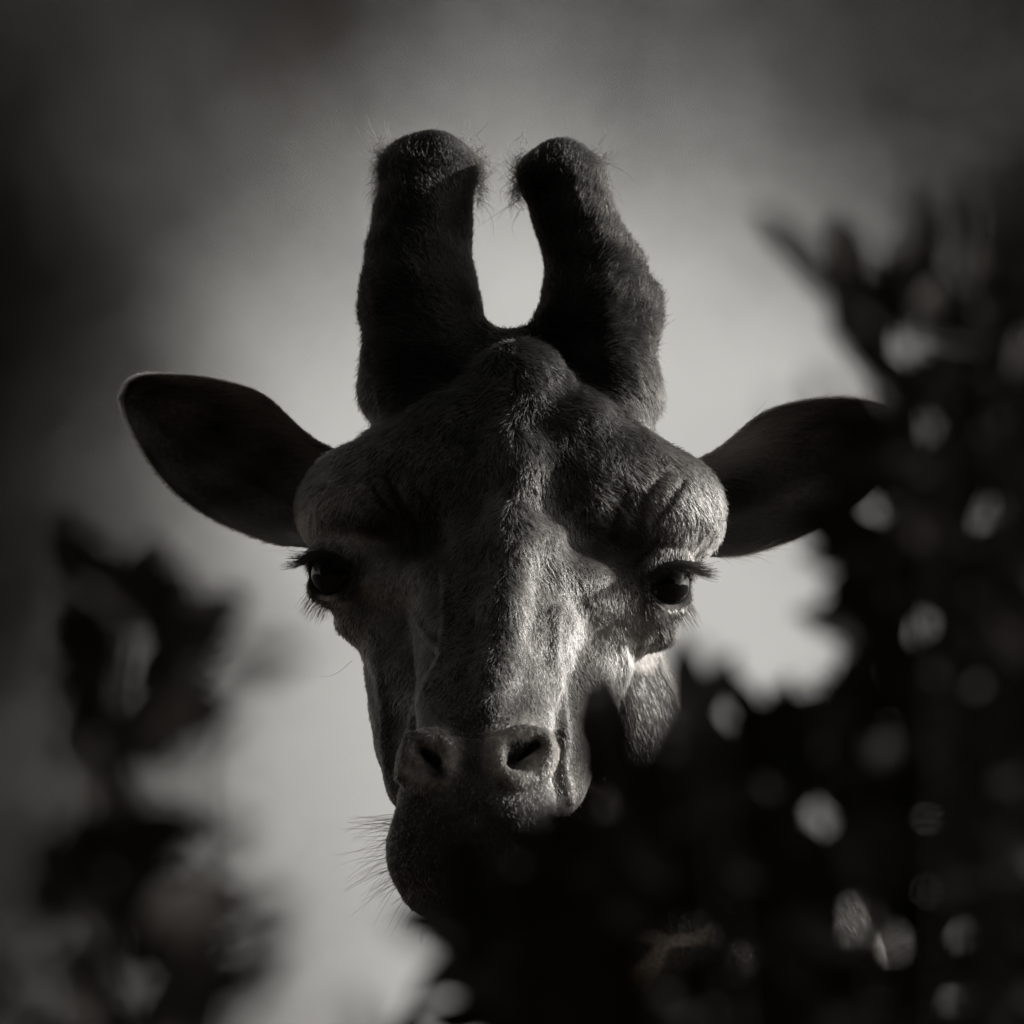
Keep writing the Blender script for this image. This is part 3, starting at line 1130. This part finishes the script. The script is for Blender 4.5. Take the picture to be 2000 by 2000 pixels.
# ------------------------------------------------------------------ foreground shrubs
def leaf_mesh():
    """one folded, curled lance-shaped leaf of unit length along +Y"""
    prof = [(0.0, 0.02), (0.10, 0.07), (0.28, 0.155), (0.50, 0.195), (0.72, 0.165), (0.90, 0.08), (1.0, 0.012)]
    V, F = [], []
    for t, w in prof:
        zc = -0.10 * t * t + 0.05 * math.sin(t * 5)
        V += [(-w, t, zc + w * 0.35), (0, t, zc), (w, t, zc + w * 0.35)]
    for i in range(len(prof) - 1):
        a = i * 3
        F += [(a, a + 1, a + 4, a + 3), (a + 1, a + 2, a + 5, a + 4)]
    return np.array(V), np.array(F)


LV, LF = leaf_mesh()
LEAF_ME = bpy.data.meshes.new('leaf')
LEAF_ME.from_pydata(LV.tolist(), [], LF.tolist())
LEAF_ME.polygons.foreach_set('use_smooth', np.ones(len(LF), bool))
LEAF_ME.materials.append(M_LEAF)


def leaf_matrix(p, q, roll, width=1.0):
    d = q - p
    L = d.length
    y = d / L
    ref = Vector((0, -1, 0.25)) if abs(y.y) < 0.8 else Vector((0, 0, 1))
    x = y.cross(ref).normalized()
    z = x.cross(y)
    x2 = x * math.cos(roll) + z * math.sin(roll)
    z2 = x2.cross(y)
    m = Matrix((x2 * L * width, y * L, z2 * L)).transposed().to_4x4()
    m.translation = p
    return m


def put_leaves(shrub, mats, limit=300):
    base = shrub.location
    for m in mats[:limit]:
        o = bpy.data.objects.new('leaf', LEAF_ME)
        link(o, shrub)
        mm = m.copy()
        mm.translation = m.translation - base
        o.matrix_basis = mm
    rest = mats[limit:]
    if rest:
        V, Q = [], []
        for i, m in enumerate(rest):
            A = np.array(m)
            V.append(LV @ A[:3, :3].T + A[:3, 3])
            Q.append(LF + i * len(LV))
        o = quads_object('foliage', np.concatenate(V), np.concatenate(Q), M_LEAF, shrub, np.array(base), True)
        o['kind'] = 'stuff'


def stems(shrub, paths):
    for path, r0, r1 in paths:
        pts = [Vector(p) for p in path]
        fine = []
        for i in range(len(pts) - 1):
            for k in range(4):
                fine.append(pts[i].lerp(pts[i + 1], k / 4))
        fine.append(pts[-1])
        for _ in range(3):
            fine = [fine[0]] + [(fine[i - 1] + fine[i] * 2 + fine[i + 1]) / 4 for i in range(1, len(fine) - 1)] + [fine[-1]]
        n = len(fine)
        V, F = tube(fine, [r0 + (r1 - r0) * i / (n - 1) for i in range(n)], 7)
        mesh_object('stem', V, F, M_STEM, shrub, True, shrub.location)


def pix_leaf(x0, y0, x1, y1, d0, dd=0.0, w=1.0):
    return leaf_matrix(at(x0, y0, d0), at(x1, y1, d0 + dd), random.uniform(-0.5, 0.5), w)


DS = 15.5
# slender shrub
lsh = empty('shrub', (-0.20, 15.6, 0))
tag(lsh, 'slender upright shrub stem with narrow leaves standing alone against the sky', 'shrub')
lv = []
for a in [(215, 1170, 95, 1040), (260, 1210, 205, 1085), (260, 1220, 305, 1072), (290, 1250, 350, 1110), (285, 1290, 452, 1185),
          (260, 1300, 400, 1255), (250, 1330, 390, 1300), (240, 1395, 430, 1372), (215, 1330, 130, 1180), (210, 1300, 150, 1120),
          (205, 1420, 92, 1300), (200, 1440, 120, 1350), (230, 1480, 340, 1425), (215, 1480, 300, 1390), (195, 1510, 130, 1420),
          (195, 1560, 215, 1440), (190, 1600, 170, 1500), (200, 1610, 240, 1520),
          (220, 1690, 362, 1592), (230, 1720, 330, 1620), (210, 1700, 270, 1580), (180, 1740, 66, 1640), (170, 1770, 40, 1752),
          (180, 1720, 150, 1600), (260, 1840, 470, 1728), (290, 1840, 400, 1800), (300, 1900, 420, 1830), (180, 1800, 110, 1700),
          (250, 1780, 350, 1720), (210, 1850, 160, 1740), (240, 1900, 300, 1790), (200, 1900, 120, 1860), (260, 1990, 390, 1920),
          (320, 1980, 420, 1880), (190, 1990, 110, 1950), (170, 1960, 150, 1830), (230, 2050, 170, 1920), (300, 2060, 330, 1940),
          (350, 2050, 420, 1960), (200, 1830, 250, 1720), (190, 1860, 200, 1740)]:
    for rep in range(5):
        j = lambda s: random.gauss(0, s)
        lv.append(pix_leaf(a[0] + j(10), a[1] + j(10), a[2] + j(10), a[3] + j(10), DS + j(0.12), j(0.02), 1.5))
for a in [(390, 1340, 590, 1258), (330, 1470, 470, 1390), (360, 1680, 500, 1600), (400, 1820, 575, 1752), (390, 1930, 570, 1830),
          (400, 1990, 540, 1900), (-20, 2040, 20, 1930), (-10, 1960, -40, 1840)]:
    lv.append(pix_leaf(*a, 13.9, 0.0, 1.0))
for i in range(800):                                     # the rest of the shrub, down to the ground
    py = random.uniform(2060, 9500)
    px = 190 + random.gauss(0, 150 + (py - 2000) * 0.08)
    an = random.uniform(-0.4, math.pi + 0.4)
    L = random.uniform(110, 170)
    d = DS + random.gauss(0, 0.2)
    lv.append(pix_leaf(px, py, px + math.cos(an) * L, py - math.sin(an) * L, d, random.gauss(0, 0.02)))
put_leaves(lsh, lv)
g = lsh.location
stems(lsh, [((g, Vector((-0.24, 15.56, 1.5)), at(200, 2200, DS), at(200, 1900, DS), at(195, 1600, DS), at(215, 1380, DS), at(225, 1150, DS)), 0.014, 0.006),
            ((Vector((-0.24, 15.56, 1.6)), at(330, 2200, DS + 0.05), at(300, 1950, DS + 0.05), at(330, 1800, DS)), 0.007, 0.002),
            ((Vector((-0.22, 15.56, 1.3)), at(120, 2300, 14.8), at(300, 2050, 14.2), at(400, 1820, 13.9), at(380, 1500, 13.9), at(400, 1330, 13.9)), 0.007, 0.002),
            ((Vector((-0.22, 15.56, 1.4)), at(-100, 2600, 14.8), at(-60, 2200, 14.2), at(-15, 1980, 13.9)), 0.006, 0.002)])

DR = 16.1
# dense shrub
rsh = empty('shrub', (0.30, 16.1, 0))
tag(rsh, 'dense dark leafy shrub that hides the giraffe\'s chin and one ear tip', 'shrub')
POLY = [(1730, 1100), (1765, 1290), (1700, 1480), (1580, 1530), (1430, 1550), (1330, 1530), (1220, 1560), (1150, 1670), (1030, 1720),
        (990, 1830), (930, 1880), (1000, 2060), (2120, 2060), (2120, 660), (1960, 720), (1850, 690), (1770, 720), (1820, 800), (1790, 950)]
GAPS = [(1920, 660, 34), (1762, 645, 22), (1962, 800, 24), (1820, 850, 12), (1915, 1005, 40), (1815, 1215, 30), (1730, 1395, 30),
        (1815, 1405, 9), (1600, 1600, 24), (1815, 1600, 10), (1815, 1745, 10), (1668, 1790, 30), (1745, 1860, 20), (1880, 1835, 16),
        (1855, 1960, 18), (1345, 1830, 60), (1270, 1890, 40), (1258, 1505, 18), (1450, 1885, 14)]


def inside(x, y, poly):
    c = False
    for (x0, y0), (x1, y1) in zip(poly, poly[1:] + poly[:1]):
        if (y0 > y) != (y1 > y) and x < (x1 - x0) * (y - y0) / (y1 - y0) + x0:
            c = not c
    return c


def clear_of_gaps(x0, y0, x1, y1, w):
    for gx, gy, gr in GAPS:
        t = max(0, min(1, ((gx - x0) * (x1 - x0) + (gy - y0) * (y1 - y0)) / ((x1 - x0) ** 2 + (y1 - y0) ** 2)))
        if math.hypot(gx - x0 - t * (x1 - x0), gy - y0 - t * (y1 - y0)) < gr * 0.6 + w:
            return False
    return True


near, deep = [], []
for a in [(1690, 600, 1640, 400), (1715, 610, 1770, 485), (1740, 650, 1620, 520), (1760, 660, 1690, 520),
          (1790, 640, 1850, 530), (1900, 600, 1950, 500), (1780, 860, 1752, 720), (1800, 960, 1735, 830), (1780, 1000, 1690, 900),
          (1740, 1090, 1640, 990), (1720, 1150, 1635, 1060), (1740, 1200, 1660, 1110), (1750, 1300, 1665, 1200), (1740, 1380, 1655, 1280),
          (1190, 1520, 1185, 1290), (1230, 1640, 1215, 1500),
          (1345, 1500, 1325, 1305), (1215, 1570, 1172, 1360), (1160, 1570, 1142, 1410), (1205, 1560, 1192, 1300), (1240, 1620, 1205, 1430), (1300, 1560, 1296, 1400), (1370, 1520, 1365, 1350), (1400, 1520, 1420, 1400), (1480, 1530, 1500, 1385),
          (1540, 1520, 1560, 1390), (1610, 1500, 1640, 1365), (1660, 1500, 1680, 1370), (1450, 1540, 1450, 1420), (1570, 1530, 1600, 1400),
          (960, 1860, 795, 1793), (990, 1900, 860, 1830), (1000, 1960, 880, 1890), (1030, 1800, 950, 1690), 
          (1000, 2020, 915, 1950), (1010, 2080, 930, 2000), (1180, 1660, 1120, 1560), (1050, 1840, 930, 1780),
          (1100, 1860, 960, 1800), (1080, 1780, 980, 1700),
          (1180, 1640, 1050, 1570), (1150, 1800, 1020, 1680),
          (1800, 860, 1715, 760), (1810, 900, 1700, 820), (1800, 930, 1690, 870), (1790, 820, 1760, 700), (1830, 900, 1740, 800), (1800, 980, 1700, 930),
          (1780, 800, 1700, 660), (1800, 820, 1735, 680), (1760, 760, 1690, 630), (1300, 1640, 1290, 1480), (1270, 1680, 1250, 1540), (1320, 1620, 1320, 1470),
          (1740, 720, 1610, 570), (1760, 740, 1640, 600), (1290, 1640, 1272, 1450), (1340, 1570, 1312, 1372), (1350, 1560, 1335, 1345), (1325, 1600, 1300, 1420)]:
    for rep in range(2):
        j = lambda s: random.gauss(0, s)
        near.append(pix_leaf(a[0] + j(7), a[1] + j(7), a[2] + j(6), a[3] + j(6), DR + j(0.10), j(0.02), 0.95))
for a in [(1400, 1420, 1352, 1255), (1830, 560, 1815, 320), (1960, 620, 1945, 270), (2010, 560, 2000, 300), (2040, 480, 2020, 250),
          (1990, 640, 1990, 420), (870, 1860, 755, 1765), (730, 2070, 682, 1945), (1620, 820, 1600, 715), (1540, 830, 1510, 765)]:
    near.append(pix_leaf(*a, 14.0, 0.0, 1.05))
for cx, cy, a0, a1, n, r in [(1775, 670, 75, 120, 3, 200), (1930, 690, 30, 150, 9, 190), (1800, 905, 110, 215, 9, 150), (1735, 1090, 120, 230, 9, 150),
                             (1760, 1270, 110, 220, 8, 150), (1660, 1470, 40, 150, 8, 140), (1520, 1510, 35, 150, 8, 150), (1355, 1490, 60, 110, 3, 190),
                             (1185, 1560, 80, 110, 2, 220), (1120, 1720, 100, 170, 6, 140), (1010, 1830, 120, 215, 8, 170), (1010, 1990, 110, 200, 7, 150),
                             (1440, 1560, 30, 150, 7, 150), (1860, 1120, 40, 200, 8, 150), (1600, 1560, 40, 140, 7, 150), (2000, 820, 60, 180, 8, 180)]:
    for i in range(n):                                   # rosettes at the ends of the twigs
        an = math.radians(a0 + (a1 - a0) * (i + random.uniform(0.2, 0.8)) / n)
        L = r * random.uniform(0.75, 1.35)
        x0, y0 = cx + 22 * math.cos(an) + random.gauss(0, 8), cy - 22 * math.sin(an) + random.gauss(0, 8)
        near.append(pix_leaf(x0, y0, x0 + L * math.cos(an), y0 - L * math.sin(an), DR + random.gauss(0, 0.12), random.gauss(0, 0.02), 0.95))
for a in [(1690, 625, 1545, 470), (1640, 565, 1490, 412), (1600, 520, 1480, 398), (1720, 650, 1600, 540), (1690, 610, 1580, 520)]:
    near.append(pix_leaf(*a, 15.5, 0.0, 0.75))
tries = 0
while len(deep) < 2600 and tries < 26000:
    tries += 1
    x, y = random.uniform(900, 2120), random.uniform(520, 2060)
    if not inside(x, y, POLY):
        continue
    L = random.uniform(95, 165)
    an = random.gauss(1.75, 0.8)
    x1, y1 = x + math.cos(an) * L, y - math.sin(an) * L
    if not inside(x1, y1 + 25, POLY) or not clear_of_gaps(x, y, x1, y1, L * 0.16):
        continue
    deep.append(pix_leaf(x, y, x1, y1, DR + random.uniform(-0.35, 0.45), random.gauss(0, 0.025), 1.1))
low = []
for i in range(5200):                                    # outside the picture: down to the ground and away to the side
    py = random.uniform(2060, 10000)
    px = random.gauss(1550 + 0.03 * (py - 2000), 330)
    if random.random() < 0.35:
        px, py = random.uniform(2120, 3100), random.uniform(700, 6000)
    an = random.uniform(-0.3, math.pi + 0.3)
    L = random.uniform(110, 170)
    low.append(pix_leaf(px, py, px + math.cos(an) * L, py - math.sin(an) * L, DR + random.gauss(0, 0.35), random.gauss(0, 0.03)))
put_leaves(rsh, near + deep + low)
g = rsh.location
fork = Vector((0.26, 16.05, 1.3))
sp = [((g, Vector((0.28, 16.08, 0.7)), fork), 0.028, 0.018)]
for tip in [(1690, 600, DR), (1930, 620, DR), (1190, 1480, DR), (1345, 1450, DR), (1560, 1480, DR + .1), (980, 1850, DR), (1780, 950, DR + .1),
            (2080, 900, DR + .2), (1700, 1250, DR), (1900, 1300, DR - .1), (1250, 1750, DR + .2), (1480, 1750, DR - .1), (1700, 1700, DR + .1),
            (2500, 1200, DR), (2800, 2400, DR + .1), (1960, 560, 14.0), (1820, 500, 14.0), (1390, 1400, 14.0)]:
    e = at(*tip)
    m1 = fork.lerp(e, 0.45) + Vector((random.gauss(0, .05), random.gauss(0, .04), -0.05))
    sp.append(((fork, m1, fork.lerp(e, 0.8) + Vector((random.gauss(0, .02), 0, -0.02)), e), 0.007 if tip[2] > 15 else 0.003, 0.0015))
stems(rsh, sp)

# ------------------------------------------------------------------ far trees, added and shaped to darken the sky's edges
DT = 150.0
OD = [(0, 600, 5.8), (-300, 600, 6), (100, 620, 5.2), (200, 700, 3.6), (300, 700, 1.6), (400, 700, 0.5), (520, 700, 0.0), (30, 1000, 4.2),
      (180, 960, 2.4), (330, 960, 0.6), (0, 1200, 3.3), (200, 1200, 1.6), (380, 1250, 0.5), (0, 1450, 2.1), (200, 1500, 1.8), (430, 1500, 0.45), (600, 1500, 0.08),
      (0, 1900, 2.3), (300, 1900, 1.4), (600, 1900, 0.3), (0, 1700, 2.3), (0, 300, 3.3), (0, 0, 3.1), (250, 200, 2.3), (250, 450, 2.6), (400, 480, 1.5), (550, 500, 0.5),
      (450, 150, 2.4), (450, 300, 1.8), (620, 0, 4.6), (800, 40, 2.2), (900, 100, 1.1), (1000, 0, 1.8), (1000, 130, 0.6), (1000, 240, 0.1), (700, 240, 1.1), (800, 300, 0.4),
      (650, 380, 0.6), (1200, 20, 1.9), (1200, 150, 1.0), (1300, 100, 1.9), (1300, 250, 0.6), (1600, 100, 2.5), (1500, 300, 1.3), (1450, 420, 0.3), (1650, 420, 1.0), (1900, 200, 2.7), (1800, 400, 2.0),
      (2000, 500, 2.2), (1900, 800, 1.2), (1600, 650, 0.0), (1700, 1000, 0.2), (1500, 1200, 0.0), (1000, 1000, 0.0), (700, 1000, 0), (1000, 600, 0), (600, 900, 0), (1300, 600, 0),
      (1300, 1500, 0), (1700, 1600, 0.5), (1000, 2000, 0.1), (900, 1600, 0), (1000, -400, 3.0), (300, -400, 3.3), (1700, -400, 3.2), (2300, 300, 3.2), (2300, 1000, 2.5), (2300, 1800, 2.5), (-300, 1200, 3.6), (-300, 1900, 3.2), (-300, 0, 3.5)]
odp = np.array(OD, float)  # leaf density fitted to darken the sky towards its edges
odp[:, 2] *= 2.15 + 0.25 * (odp[:, 0] < 300)
odp[:, 2] += 0.3 * (odp[:, 0] < 230) * (odp[:, 1] > 1100) * (odp[:, 2] > 0)


def od_at(x, y):
    d2 = (odp[None, :, 0] - x[:, None]) ** 2 + (odp[None, :, 1] - y[:, None]) ** 2
    w = np.exp(-d2 / (2 * 115.0 ** 2)) + 1e-9 / (d2 + 1)
    return (w * odp[None, :, 2]).sum(1) / w.sum(1)


def crown_limit(x, y, tx):
    """rounded outer edge of a crown centred over its trunk"""
    return ((x - tx) / 1950.0) ** 2 + ((y + 250) / 2900.0) ** 2


def far_darkening_tree(name, label, tx, x0, x1, seed, leaf, y0=-2300, y1=2700, dz=0.0, share=None):
    g = np.random.default_rng(seed)
    k = DT / FOCUS * S
    foot = at(tx, 0, DT)
    base = Vector((foot.x, foot.y + dz, 0))
    root = empty(name, base)
    tag(root, label, 'tree', 'trees far behind the giraffe')
    n_try = int((x1 - x0) * (y1 - y0) * k * k * 13.0 / 0.0030)
    x = g.uniform(x0, x1, n_try)
    y = g.uniform(y0, y1, n_try)
    keep = (g.random(n_try) < od_at(x, y) / 13.0 * (share(x) if share else 1.0)) & (crown_limit(x, y, tx) < 1 + 0.12 * np.sin(x * .01) + 0.1 * np.sin(y * .013))
    x, y = x[keep], y[keep]
    n = len(x)
    c = (np.array((0, 0, CAM_H)) + DT * FWD + (x[:, None] - 1000) * k * np.array((1, 0, 0)) + (1000 - y[:, None]) * k * UPV)
    c += FWD * (dz + g.normal(0, 1.3, (n, 1)))
    a = unit(g.normal(0, 1, (n, 3)))
    b = unit(np.cross(a, g.normal(0, 1, (n, 3))))
    la, lb = g.uniform(0.038, 0.064, (n, 1)), g.uniform(0.025, 0.038, (n, 1))
    V = np.stack((c - a * la, c - b * lb, c + a * la, c + b * lb), 1).reshape(-1, 3)
    Q = np.arange(4 * n).reshape(-1, 4)
    cr = quads_object('crown', V, Q, leaf, root, np.array(base))
    cr['kind'] = 'stuff'
    H = base.z + 12.5
    V, F = tube([base - Vector((0, 0, 0.2)), base + Vector((0.1, 0, 3)), base + Vector((-0.15, 0.1, 7)), base + Vector((0.1, 0, H))],
                [0.42, 0.32, 0.25, 0.09], 10)
    trunk = mesh_object('trunk', V, F, M_BARK, root, True, base)
    for i in range(9):
        s = 1 if i % 2 else -1
        z0 = 4.5 + i * 0.8
        st = base + Vector((0, 0, z0))
        e = st + Vector((s * g.uniform(1.2, 2.1), g.normal(0, 0.8), g.uniform(0.8, 2.2)))
        V, F = tube([st, st.lerp(e, 0.5) + Vector((0, 0, 0.25)), e], [0.13, 0.08, 0.03], 7)
        mesh_object('limb', V, F, M_BARK, trunk, True, base)
    return root


t_dark = far_darkening_tree('sky_darkening_tree', 'added blurred near-black tree darkening the sky edge behind the slender shrub, far beyond the giraffe', -620, -2300, 600, 31, M_TLEAF,
         share=lambda x: 1 / (1 + np.exp((x - 190) / 75)))
far_darkening_tree('sky_darkening_tree', 'blurred brownish tree whose boughs reach over the giraffe\'s ear from behind the near-black tree', -330, -250, 800, 33, M_TLEAF2, -1800, 2700, 5.0,
         share=lambda x: 1 / (1 + np.exp(-(x - 190) / 75)) * np.clip((860 - x) / 160, 0, 1))
t_pale = far_darkening_tree('sky_darkening_tree', 'added blurred brownish tree darkening the sky edge behind the dense shrub, far beyond the giraffe', 2450, 640, 4000, 32, M_TLEAF2, share=lambda x: np.clip((x - 700) / 160, 0, 1))
for src, dx in ((t_pale, 10.2), (t_pale, 20.5), (t_pale, 31.0), (t_dark, -8.8), (t_dark, -17.5), (t_dark, -26.5)):
    r = src.copy()                                       # the tree line goes on to both sides
    COL.objects.link(r)
    r['label'] = 'tall tree further along the far line of trees'
    r.location.x += dx
    r.location.y += 2.5 * math.sin(dx)
    for ch in list(src.children):
        kc = ch.copy()
        COL.objects.link(kc)
        kc.parent = r
        for g2 in list(ch.children):
            kg = g2.copy()
            COL.objects.link(kg)
            kg.parent = kc

# ------------------------------------------------------------------ unseen trees added to block sky light (behind and beside the viewpoint)
gw = np.random.default_rng(77)
n = 7000
u = unit(gw.normal(0, 1, (n, 3))) * (gw.random((n, 1)) ** 0.30)
c = u * np.array((4.6, 4.6, 7.2)) + np.array((0, 0, 9.0))
a = unit(gw.normal(0, 1, (n, 3)))
b = unit(np.cross(a, gw.normal(0, 1, (n, 3))))
la, lb = gw.uniform(0.16, 0.32, (n, 1)), gw.uniform(0.12, 0.22, (n, 1))
WV = np.stack((c - a * la, c - b * lb, c + a * la, c + b * lb), 1).reshape(-1, 3)
blocker_root = empty('sky_block_tree', (0, -14, 0))
LABEL_W = 'tall dense unseen tree added to block sky light'
GROUP_W = 'unseen trees added to block sky light'
tag(blocker_root, LABEL_W, 'tree', GROUP_W)
cr = quads_object('crown', WV, np.arange(4 * n).reshape(-1, 4), M_TLEAF, blocker_root)
cr['kind'] = 'stuff'
V, F = tube([(0, 0, -0.2), (0.1, 0, 3), (-0.1, 0.1, 7), (0, 0, 13)], [0.45, 0.34, 0.26, 0.1], 10)
tr = mesh_object('trunk', V, F, M_BARK, blocker_root)
first = True
for ring, rad, cnt in ((0, 17.0, 11), (1, 24.0, 13)):
    for i in range(cnt):
        ang = math.radians(168 + (334 - 168) * (i + 0.5 * ring) / (cnt - 0.5)) + gw.normal(0, 0.03)
        loc = Vector((math.cos(ang) * rad, 10 + math.sin(ang) * rad * 1.15, 0))
        if first:
            r, first = blocker_root, False
        else:
            r = blocker_root.copy()
            COL.objects.link(r)
            for ch in (cr, tr):
                k = ch.copy()
                COL.objects.link(k)
                k.parent = r
        r.location = loc
        r.rotation_euler = (0, 0, gw.uniform(0, 6.28))
        r.scale = (1, 1, gw.uniform(0.9, 1.2))
